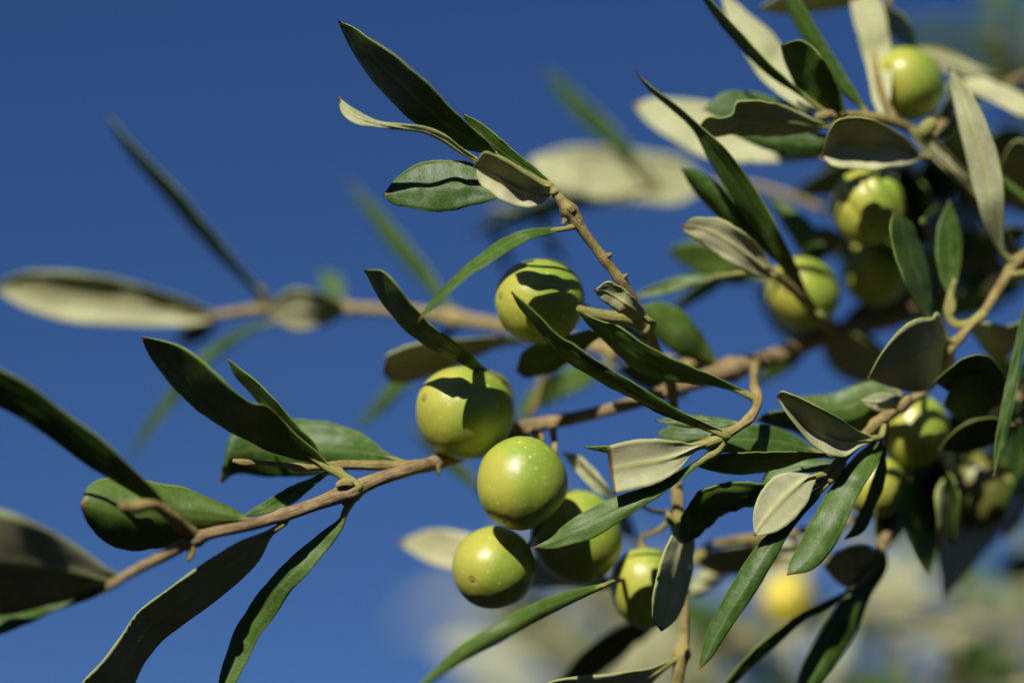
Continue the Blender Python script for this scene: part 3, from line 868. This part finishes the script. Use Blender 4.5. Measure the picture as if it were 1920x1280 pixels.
# ================================================================== E: soft branch at the left, behind
E = Branch("olive_branch","pale out of focus olive branch running level across the left","branch",(1350,694,-290))
E.stem([(392,592,-450,8),(440,586,-450,11),(500,580,-450,12),(570,578,-450,11),(650,578,-448,12),(760,584,-445,13),(850,597,-440,16),(940,611,-430,14),(1130,652,-395,15),(1250,680,-345,15),(1350,694,-290,15)],
       knots=((500,578,.4),(652,578,.3),(850,597,.35),(1140,655,.4)),m=M_TWIG)
leaf(E,(405,593),[(375,572,380,606),(310,548,315,612),(230,525,235,610),(150,511,150,606),(80,508,75,590),(30,515,25,566)],(-14,540),z=(-450,-430),side='u',tilt=.15,cup=.3,label="long pale leaf reaching the left edge",pr=7)
sl_(E,[(487,548),(440,500),(380,432),(310,350),(250,285),(202,215)],30,z=(-440,-420),side='t',tilt=.9,pet=(500,578,-450),pr=7)
E.stem([(500,580,-450,10),(492,555,-445,12),(484,540,-442,9)],name="twig",m=M_TWIG,attach=False)
leaf(E,(652,582),[(635,565,630,600),(595,548,590,615),(550,541,552,620),(520,555,525,608)],(498,584),z=(-445,-420,-430),side='u',tilt=.3,cup=.1,pr=5)
sl_(E,[(512,605),(470,618),(400,660),(330,735),(280,800),(243,868)],26,z=(-450,-480),side='t',tilt=0,pet=(520,585,-450),pr=6)
sl_(E,[(640,560),(625,535),(600,510)],40,z=(-560,-600),side='t',tilt=0,pet=(650,578,-450))
sl_(E,[(405,598),(370,620),(330,645)],44,z=(-520,-620),side='t',tilt=.3)
sl_(E,[(845,585),(800,520),(740,450),(690,385),(652,338)],32,z=(-440,-600),side='t',tilt=.8,pet=(850,597,-440),pr=6)
leaf(E,(985,640),[(945,630,940,650),(880,634,870,680),(800,640,800,708),(745,655,745,716),(722,675,724,708)],(718,695),z=(-330,-260),side='u',tilt=1.1,pet=(1040,632,-410),label="dark oval leaf behind the topmost centre olive")
sl_(E,[(860,602),(800,670),(740,728),(700,775),(660,808)],34,z=(-450,-500),side='t',tilt=-.1,pet=(850,597,-440))
sl_(E,[(1135,690),(1070,712),(1010,745),(962,785)],52,z=(-400,-430),side='t',tilt=-.15,pet=(1140,655,-392),prof=.9)
leaf(E,(1345,680),[(1332,652,1310,678),(1306,612,1268,662),(1270,578,1225,628),(1232,566,1204,600)],(1192,578),z=(-280,-250,-240),side='t',tilt=-.1,cup=-.3,pr=5,label="green leaf standing up behind the centre sprig")
sl_(E,[(905,925),(860,880),(810,835),(768,798)],26,z=(-420,-480),side='t',tilt=.7,pet=(975,830,-400))
E.stem([(905,925,-420,6),(960,860,-405,6),(1000,760,-400,7),(1040,632,-410,8)],name="twig",m=M_TWIG)
leaf(E,(1160,690),[(1180,680,1170,705),(1240,705,1225,735)],(1290,745),z=(-330,-320),side='t',tilt=1,pet=(1140,655,-392))

# ================================================================== F: upper right spray
F_ = Branch("olive_branch","crowded upper right olive spray of dark and pale leaves fanning out toward the top edge","branch",(1930,500,-450))
F_.stem([(1546,214,-165,7),(1600,216,-185,9),(1680,230,-225,10),(1740,262,-265,11),(1800,330,-325,12),(1860,420,-385,13),(1940,505,-450,14)],m=M_TWIG,wob=.1,knots=((1560,215,.6),(1735,255,.6)))
F_.stem([(1435,500,-170,6),(1480,535,-220,8),(1525,585,-300,10),(1560,622,-392,12)],name="twig",m=M_TWIG,knots=((1540,600,.5),))
F_.stem([(1680,230,-225,9),(1655,180,-250,8),(1640,100,-300,7),(1660,20,-350,7),(1690,-60,-380,7)],name="twig",m=M_TWIG)
F_.stem([(1740,262,-265,10),(1800,200,-330,8),(1880,160,-420,8),(1960,130,-520,8)],name="twig",m=M_TWIG)
leaf(F_,(1545,596),[(1520,558,1508,568),(1490,490,1474,510),(1460,430,1438,455),(1420,360,1396,405),(1380,302,1360,350),(1344,262,1328,296),(1310,233,1300,244),(1265,194,1256,202),(1225,165,1218,170)],
     (1193,136),z=(-290,-170,-110,-110),side='t',tilt=.95,cup=.05,pet=(1550,612,-370),pr=6,label="long dark leaf arching from the thick branch to the upper left")
leaf(F_,(1556,236),[(1530,225,1532,245),(1492,207,1492,252),(1442,192,1442,256),(1402,187,1402,255),(1380,191,1384,253),(1374,212,1368,252),(1352,221,1350,256),(1322,222,1322,250)],(1312,238),
     z=(-165,-130,-120),side='u',tilt=1.2,pet=(1562,222,-170),wave=1.6,label="dark leaf with its end eaten away")
leaf(F_,(1540,228),[(1505,205,1508,236),(1450,183,1450,235),(1400,172,1400,230),(1355,175,1355,225)],(1318,205),z=(-230,-230),side='t',tilt=-.35,cup=-.1)
leaf(F_,(1560,262),[(1530,245,1540,290),(1480,240,1485,290),(1420,238,1425,276)],(1370,250),z=(-200,-215),side='t',tilt=-.05,cup=-.4)
leaf(F_,(1570,290),[(1520,250,1500,303),(1430,215,1410,306),(1350,195,1330,300),(1280,186,1262,264),(1225,184,1212,228)],(1186,196),z=(-330,-390),side='u',tilt=-.25,cup=.05,pet=(1640,240,-260),label="broad pale leaf in soft focus behind the dark ones")
leaf(F_,(1325,345),[(1290,305,1288,378),(1210,284,1205,380),(1120,276,1110,374),(1050,280,1045,358)],(985,308),z=(-560,-640),side='u',tilt=0,cup=.1,pet=(1420,350,-520),label="large blurred pale leaf against the sky")
leaf(F_,(1110,372),[(1090,320,1080,360),(1045,295,1040,350),(1015,290,1008,330)],(990,300),z=(-500,-520),side='u',tilt=-.8,pet=(1130,370,-560),pr=3)
F_.stem([(1130,372,-590,5),(1300,345,-570,7),(1420,350,-520,8),(1560,400,-480,8),(1700,470,-470,9),(1930,505,-450,10)],name="twig",m=M_TWIG)
sl_(F_,[(1150,378),(1080,378),(980,405),(880,438)],34,z=(-560,-620),side='t',tilt=1,pet=(1180,370,-585))
sl_(F_,[(1010,385),(1030,450),(1060,500)],22,z=(-600,-650),side='t',tilt=.2,pet=(1090,376,-590))
sl_(F_,[(925,425),(940,470),(955,520)],22,z=(-640,-700),side='t',tilt=-.2,pet=(1000,400,-600))
sl_(F_,[(1195,300),(1140,250),(1080,195),(1020,128)],38,z=(-560,-680),side='t',tilt=.6,pet=(1230,350,-580))
leaf(F_,(1460,490),[(1430,428,1420,462),(1390,378,1368,428),(1345,343,1328,388),(1302,318,1296,350)],(1277,316),z=(-230,-190,-180),side='t',tilt=(.3,.5,.5),cup=-.5,pet=(1495,545,-240))
leaf(F_,(1452,518),[(1440,486,1428,520),(1412,450,1392,507),(1372,420,1342,474),(1330,408,1300,447),(1295,411,1284,436)],(1278,424),z=(-180,-140,-140),side='u',tilt=.4,cup=.15,wave=2,pr=5,label="brownish folded leaf in front of the sky gap")
sl_(F_,[(1425,520),(1370,500),(1310,480),(1252,468)],74,z=(-380,-400),side='t',tilt=.3,pet=(1480,540,-300))
sl_(F_,[(1338,520),(1280,530),(1230,545),(1186,556)],26,z=(-260,-270),side='t',tilt=-.4,pet=(1435,505,-200))
sl_(F_,[(1380,505),(1330,535),(1290,560),(1255,590)],26,z=(-380,-400),side='t',tilt=1.1,pet=(1480,540,-300))
sl_(F_,[(1510,182),(1440,128),(1375,60),(1318,-12),(1290,-60)],20,z=(-150,-130),side='t',tilt=.9,pet=(1548,212,-165),pr=4)
leaf(F_,(1545,212),[(1528,192,1512,208),(1503,148,1470,185),(1472,96,1420,140),(1440,55,1385,80),(1402,25,1365,40)],(1350,-20),z=(-200,-260,-300),side='u',tilt=-.5,cup=0,label="pale leaf glowing in the sun near the top edge")
leaf(F_,(1582,216),[(1582,192,1568,214),(1562,146,1535,203),(1537,102,1503,178),(1516,81,1483,142),(1490,76,1469,108)],(1464,86),z=(-170,-130,-120),side='t',tilt=1.2,cup=-.05,pr=5,label="dark blunt-ended leaf near the top edge")
leaf(F_,(1622,206),[(1600,162,1580,175),(1564,104,1538,120),(1532,52,1500,62),(1502,0,1476,18)],(1450,-60),z=(-195,-200),side='t',tilt=.55,cup=-.2)
leaf(F_,(1680,-40),[(1610,-25,1610,5),(1540,-18,1535,22),(1470,-10,1465,26)],(1418,18),z=(-330,-300),side='u',tilt=1.2,pet=(1690,-60,-380))
leaf(F_,(1660,232),[(1640,200,1668,196),(1630,150,1674,130),(1612,80,1666,60),(1596,15,1654,5)],(1600,-60),z=(-240,-300,-320),side='u',tilt=-.1,cup=.15,label="pale upright leaf left of the highest olive")
sl_(F_,[(1645,15),(1685,50),(1715,92)],44,z=(-360,-340),side='t',tilt=.9)
leaf(F_,(1726,292),[(1702,262,1712,306),(1662,235,1680,313),(1622,221,1640,320),(1584,221,1600,318),(1556,243,1562,312)],(1540,292),z=(-220,-160,-140),side='u',tilt=.45,cup=.9,pet=(1738,262,-262),pr=6,wave=2.5,label="two-toned leaf above the folded olive")
leaf(F_,(1862,140),[(1840,128,1835,148),(1795,104,1790,142),(1755,90,1752,122)],(1715,90),z=(-400,-380),side='u',tilt=.1,pet=(1880,160,-420))
leaf(F_,(1800,158),[(1830,146,1830,176),(1880,160,1875,198),(1920,180,1915,220)],(1965,225),z=(-350,-330),side='u',tilt=-.3,pet=(1800,200,-330))
sl_(F_,[(1890,165),(1840,160),(1780,140)],30,z=(-420,-400),side='t',tilt=1.1)
bud(F_,[(1728,250,-235,14),(1738,238,-230,16),(1750,228,-232,11)],m=M_PET)
bud(F_,[(1555,215,-160,9),(1545,218,-158,10),(1530,220,-158,6)])
leaf(F_,(1560,470),[(1540,440,1530,490),(1500,400,1480,440),(1470,380,1455,400)],(1440,370),z=(-330,-360),side='t',tilt=.1,cup=-.2,pet=(1600,500,-440))
leaf(F_,(1700,430),[(1640,330,1660,430),(1590,290,1600,380)],(1540,300),z=(-480,-540),side='t',tilt=1.1,pet=(1720,470,-470))
leaf(F_,(1548,632),[(1500,560,1535,640),(1450,530,1480,640),(1428,530,1440,600)],(1418,540),z=(-520,-540),side='u',tilt=-.2,cup=.1,pet=(1560,625,-410),label="pale leaf cupped behind the bright olive")
sl_(F_,[(1545,628),(1600,672),(1665,712)],84,z=(-420,-460),side='u',tilt=1.0)
sl_(F_,[(1520,640),(1470,680),(1410,722)],34,z=(-400,-420),side='t',tilt=.2)
sl_(F_,[(1742,262),(1790,205),(1795,130)],44,z=(-300,-340),side='t',tilt=1.2)
sl_(F_,[(1600,480),(1560,455),(1500,440)],50,z=(-420,-440),side='t',tilt=1.2)
sl_(F_,[(1690,470),(1650,440),(1590,420)],60,z=(-470,-500),side='t',tilt=1.3)
sl_(F_,[(1870,430),(1850,500),(1800,560)],50,z=(-480,-520),side='t',tilt=1.3)
sl_(F_,[(1800,330),(1870,350),(1940,400)],60,z=(-420,-450),side='t',tilt=1.3)
# dark hanging leaves filling the right
DK = [([(1930,300),(1860,340),(1780,420)],90,-520),([(1650,300),(1690,380),(1740,470)],110,-500),([(1780,480),(1730,540),(1640,590)],80,-480),([(1930,520),(1850,560),(1740,600)],50,-560),
      ([(1600,300),(1560,340),(1490,360)],50,-480),([(1690,560),(1620,600),(1560,650)],60,-480),
      ([(1740,300),(1780,380),(1790,470),(1770,560)],110,-420),([(1700,300),(1720,380),(1720,480)],100,-460),
      ([(1850,430),(1790,470),(1720,500)],60,-430),([(1930,430),(1870,450),(1810,480)],44,-400),([(1880,560),(1800,570),(1700,590)],44,-420),
      ([(1920,240),(1860,300),(1830,380)],70,-460),([(1840,230),(1780,300),(1720,340)],80,-440),([(1590,440),(1640,500),(1700,560)],100,-450),
      ([(1520,620),(1600,640),(1680,690)],52,-430)]
for sp, w, z in DK:
    sl_(F_,sp,w,z=(z,z-40),side='t',tilt=1.9,pet=None)

# ================================================================== olives
G = "ripening green olives"
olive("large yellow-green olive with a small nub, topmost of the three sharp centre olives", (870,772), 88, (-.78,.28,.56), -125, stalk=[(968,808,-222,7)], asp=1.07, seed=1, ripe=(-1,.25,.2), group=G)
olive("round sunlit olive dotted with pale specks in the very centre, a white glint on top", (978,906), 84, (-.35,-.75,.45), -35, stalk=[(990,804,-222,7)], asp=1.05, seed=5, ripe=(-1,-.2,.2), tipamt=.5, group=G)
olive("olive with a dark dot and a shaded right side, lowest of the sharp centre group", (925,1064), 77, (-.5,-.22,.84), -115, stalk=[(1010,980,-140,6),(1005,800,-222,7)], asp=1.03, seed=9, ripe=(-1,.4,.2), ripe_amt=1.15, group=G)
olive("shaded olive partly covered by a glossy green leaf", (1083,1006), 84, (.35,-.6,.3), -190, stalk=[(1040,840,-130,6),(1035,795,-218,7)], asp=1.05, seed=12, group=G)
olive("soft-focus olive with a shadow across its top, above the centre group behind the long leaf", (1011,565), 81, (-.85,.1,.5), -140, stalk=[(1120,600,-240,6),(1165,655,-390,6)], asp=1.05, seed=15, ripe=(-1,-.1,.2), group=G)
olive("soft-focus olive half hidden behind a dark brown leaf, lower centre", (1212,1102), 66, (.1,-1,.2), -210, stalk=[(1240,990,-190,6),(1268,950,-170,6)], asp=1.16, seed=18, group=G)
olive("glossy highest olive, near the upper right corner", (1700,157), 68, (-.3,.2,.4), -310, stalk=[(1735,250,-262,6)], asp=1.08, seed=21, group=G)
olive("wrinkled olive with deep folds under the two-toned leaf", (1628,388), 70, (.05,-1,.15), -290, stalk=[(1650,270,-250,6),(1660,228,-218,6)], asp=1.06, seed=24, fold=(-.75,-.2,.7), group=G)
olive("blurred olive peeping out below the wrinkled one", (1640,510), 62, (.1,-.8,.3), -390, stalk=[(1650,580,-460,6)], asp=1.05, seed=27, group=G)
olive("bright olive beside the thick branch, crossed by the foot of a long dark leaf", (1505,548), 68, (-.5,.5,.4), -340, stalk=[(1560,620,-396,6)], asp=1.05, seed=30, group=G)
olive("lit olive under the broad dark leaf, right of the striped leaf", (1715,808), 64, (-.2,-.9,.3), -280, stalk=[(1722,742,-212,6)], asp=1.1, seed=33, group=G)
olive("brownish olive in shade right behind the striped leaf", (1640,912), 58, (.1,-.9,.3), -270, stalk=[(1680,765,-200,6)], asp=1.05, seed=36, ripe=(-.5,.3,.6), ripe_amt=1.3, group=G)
olive("big dim olive in deep shade near the right edge", (1835,920), 68, (0,-1,.2), -365, stalk=[(1830,800,-350,6)], asp=1.1, seed=39, m=M_OLV_SHADE, group=G)
olive("yellow olive melted to a soft glowing spot far behind, low on the right", (1475,1122), 50, (0,-1,.2), -1150, m=M_OLY, stalk=[(1475,1040,-1200,6),(1490,1100,-1330,6)], asp=1.1, seed=42)

# ================================================================== H: shaded lower right branch
H = Branch("olive_branch","deeply shaded olive branch at the lower right with dark leaves hanging point down","branch",(2000,700,-400))
H.stem([(2010,690,-400,14),(1930,730,-380,13),(1850,780,-350,12),(1760,850,-330,11),(1690,940,-300,10),(1655,1015,-260,10),(1640,1060,-230,8),(1600,1105,-210,6)],m=M_BARK,knots=((1655,1015,.4),))
H.stem([(1690,940,-300,8),(1600,975,-300,8),(1480,1000,-300,8),(1400,1010,-300,10),(1330,1020,-310,7)],name="twig",m=M_TWIG)
leaf(H,(1830,850),[(1765,900,1895,900),(1758,980,1890,980),(1762,1050,1835,1050)],(1768,1124),z=(-410,-360),side='u',tilt=1.25,label="dark leaf hanging to a point below the dim olive")
leaf(H,(1720,880),[(1685,930,1775,920),(1700,1000,1768,990),(1718,1045,1750,1045)],(1738,1078),z=(-310,-280),side='t',tilt=1.3)
leaf(H,(1700,900),[(1650,930,1710,950),(1640,980,1690,1000)],(1650,1040),z=(-300,-280),side='t',tilt=1.3)
leaf(H,(1760,850),[(1770,870,1720,890),(1790,900,1735,930),(1800,950,1765,990)],(1790,1020),z=(-345,-300),side='t',tilt=1.3)
leaf(H,(1900,740),[(1930,770,1860,790),(1925,850,1855,860),(1905,920,1860,920)],(1875,980),z=(-380,-340),side='t',tilt=1.3)
leaf(H,(1890,745),[(1855,700,1865,765),(1825,702,1830,785),(1790,715,1798,785)],(1768,760),z=(-190,-170),side='t',tilt=2.4,pet=(1930,730,-380))
leaf(H,(1895,720),[(1860,672,1870,735),(1815,668,1820,742),(1780,690,1782,735)],(1752,715),z=(-150,-120),side='t',tilt=2.2,pet=(1930,730,-380))
leaf(H,(1860,770),[(1830,760,1850,830),(1780,780,1800,870)],(1740,840),z=(-370,-400),side='t',tilt=1.3)
leaf(H,(1655,1025),[(1612,1075,1664,1058),(1570,1135,1632,1118),(1530,1200,1602,1190),(1500,1260,1562,1250)],(1490,1340),z=(-240,-200,-180),side='t',tilt=(.1,.1,.1),cup=-.3,label="half lit leaf with a white sheen hanging low")
leaf(H,(1580,1115),[(1550,1126,1558,1138),(1500,1148,1508,1164),(1450,1186,1460,1205),(1400,1230,1410,1248),(1365,1272,1372,1285)],(1330,1325),z=(-190,-150),side='t',tilt=1.1,pr=4,label="thin dark leaf low on the right")
leaf(H,(1650,1040),[(1630,1022,1640,1085),(1590,1025,1605,1105),(1560,1042,1568,1090)],(1545,1062),z=(-250,-230),side='u',tilt=1.0,cup=.2)
leaf(H,(1470,1045),[(1440,1020,1440,1062),(1390,1022,1390,1075),(1340,1030,1340,1075)],(1290,1045),z=(-330,-340),side='u',tilt=.6,pet=(1490,1000,-300))
leaf(H,(1400,1025),[(1365,1030,1372,1070),(1335,1050,1342,1098),(1308,1075,1312,1115)],(1285,1112),z=(-360,-360),side='u',tilt=-.3,label="pale leaf beside the hanging dark one")
leaf(H,(1530,1045),[(1500,1022,1495,1050),(1455,1012,1450,1040)],(1425,1020),z=(-310,-320),side='u',tilt=-.4)
leaf(H,(1950,1040),[(1930,1030,1935,1080),(1890,1042,1890,1082)],(1860,1062),z=(-900,-950),side='t',tilt=.9)
for sp, w, z in [([(2010,730),(1920,750),(1800,800)],90,-410),([(1960,800),(1915,900),(1885,1010)],76,-420),([(1690,840),(1690,930),(1670,1010)],70,-330),
                 ([(1930,690),(1870,700),(1790,745)],60,-400),([(1760,850),(1800,900),(1780,1000)],70,-420)]:
    sl_(H,sp,w,z=(z,z-30),side='t',tilt=1.9)
sl_(H,[(1895,795),(1830,815),(1762,842)],56,z=(-205,-200),side='t',tilt=2.0,pet=(1930,730,-380))
# long soft leaves low in the middle
leaf(H,(1170,1100),[(1120,1072,1120,1102),(1050,1052,1050,1102),(950,1024,950,1092),(870,998,870,1072),(800,994,792,1048)],(745,1016),z=(-330,-380),side='u',tilt=0,cup=.1,pet=(1330,1030,-310),label="pale leaf tip showing left of the lowest sharp olive")
sl_(H,[(1135,1096),(1040,1130),(950,1175),(860,1230),(770,1300)],34,z=(0,150,260),side='t',tilt=-.2,cup=-.5,pet=(1200,1090,-335),pr=5,label="long thin green leaf slanting to the bottom edge")
sl_(H,[(1215,1160),(1170,1195),(1100,1250),(1030,1310)],56,z=(-340,-380),side='t',tilt=.9,pet=(1240,1130,-330))
sl_(H,[(1235,1165),(1200,1180),(1150,1215)],40,z=(-380,-420),side='t',tilt=-.4,pet=(1240,1130,-330))
H.stem([(1330,1024,-310,8),(1270,1060,-325,7),(1200,1090,-335,6),(1160,1100,-335,5)],name="twig",m=M_TWIG)
sl_(H,[(1190,1010),(1160,975),(1120,935)],40,z=(-420,-460),side='t',tilt=.9,pet=(1270,1040,-330))

# ================================================================== far, fully blurred sprays
def spray(name, label, pts, n, lw, ll, rnd, group=None, under=.6, spread=1.0, ang=None):
    r = random.Random(rnd)
    b = Branch(name, label, "branch", pts[-1][:3], group)
    b.stem(pts, m=M_TWIG, sides=8)
    sk = cr([tuple(map(float, p)) for p in pts], n + 2)
    for i in range(n):
        q = sk[i + 1]
        tx, ty = sk[i][0] - sk[i + 2][0] if i + 2 < len(sk) else -1, sk[i][1] - sk[i + 2][1] if i + 2 < len(sk) else -1
        a0 = math.atan2(ty, tx) + (1 if i % 2 else -1) * r.uniform(.4, 1.0) * spread
        L = ll * r.uniform(.7, 1.2)
        x0, y0, z0 = q[0], q[1], q[2]
        c1 = r.uniform(-.35, .35)
        sp = [(x0 + math.cos(a0) * 18, y0 + math.sin(a0) * 18)]
        for k in (.35, .7, 1.0):
            a = a0 + c1 * k
            sp.append((x0 + math.cos(a) * L * k, y0 + math.sin(a) * L * k))
        sl_(b, sp, lw * r.uniform(.7, 1.1), z=(z0, z0 + r.uniform(-.5, .5) * L), side='u' if r.random() < under else 't',
            tilt=r.uniform(-.8, .5), cup=r.uniform(-.2, .2), pet=(x0, y0, z0), ns=14, nu=6, pr=5)
    return b
BG = "far blurred olive sprays"
sp1 = spray("olive_spray","pale olive spray melted by blur below the lowest sharp olive",[(1010,1230,-2300,8),(1130,1360,-2350,10),(1250,1500,-2400,14)],9,52,230,3,BG)
for spn, w in (([(900,1105),(980,1170),(1060,1230),(1130,1300)],80),([(1070,1075),(1140,1120),(1250,1190)],84),([(1110,1250),(1200,1215),(1310,1175)],70),([(960,1100),(1010,1150),(1040,1200)],60)):
    sl_(sp1,spn[::-1],w,z=(-1700,-1500),side='u',tilt=-.3,ns=14,nu=6,pet=(1200,1400,-2000))
spray("olive_spray","faint olive spray dissolved into the sky beyond the yellow spot",[(900,1060,-6500,8),(1150,1170,-7000,12),(1500,1300,-7600,16),(1900,1500,-8200,20)],18,44,200,12,BG,under=.9,spread=1.4)
spray("olive_spray","blurred cream and green spray between the bottom leaf and the yellow spot",[(1190,1200,-2300,8),(1270,1300,-2400,10),(1400,1500,-2500,14)],12,56,230,4,BG,under=.8)
spray("olive_spray","blurred spray right under the yellow spot",[(1380,1130,-1500,8),(1500,1280,-1550,10),(1600,1500,-1600,14)],10,50,230,5,BG,under=.45)
spray("olive_spray","blurred grey-green spray left of the lower right corner",[(1600,1130,-1700,8),(1720,1270,-1750,12),(1800,1500,-1800,14)],10,56,240,6,BG,under=.5)
spray("olive_spray","blurred grey spray filling the lower right corner",[(1760,1080,-1600,8),(1880,1180,-1650,12),(2000,1400,-1700,14)],13,58,250,7,BG,under=.55)
spray("olive_spray","dark blurred spray in the upper right corner",[(1850,60,-1900,8),(1930,130,-2000,12),(2050,260,-2100,14)],12,46,200,8,BG,under=.1)


for l in LOG: print("LONG PETIOLE", l)
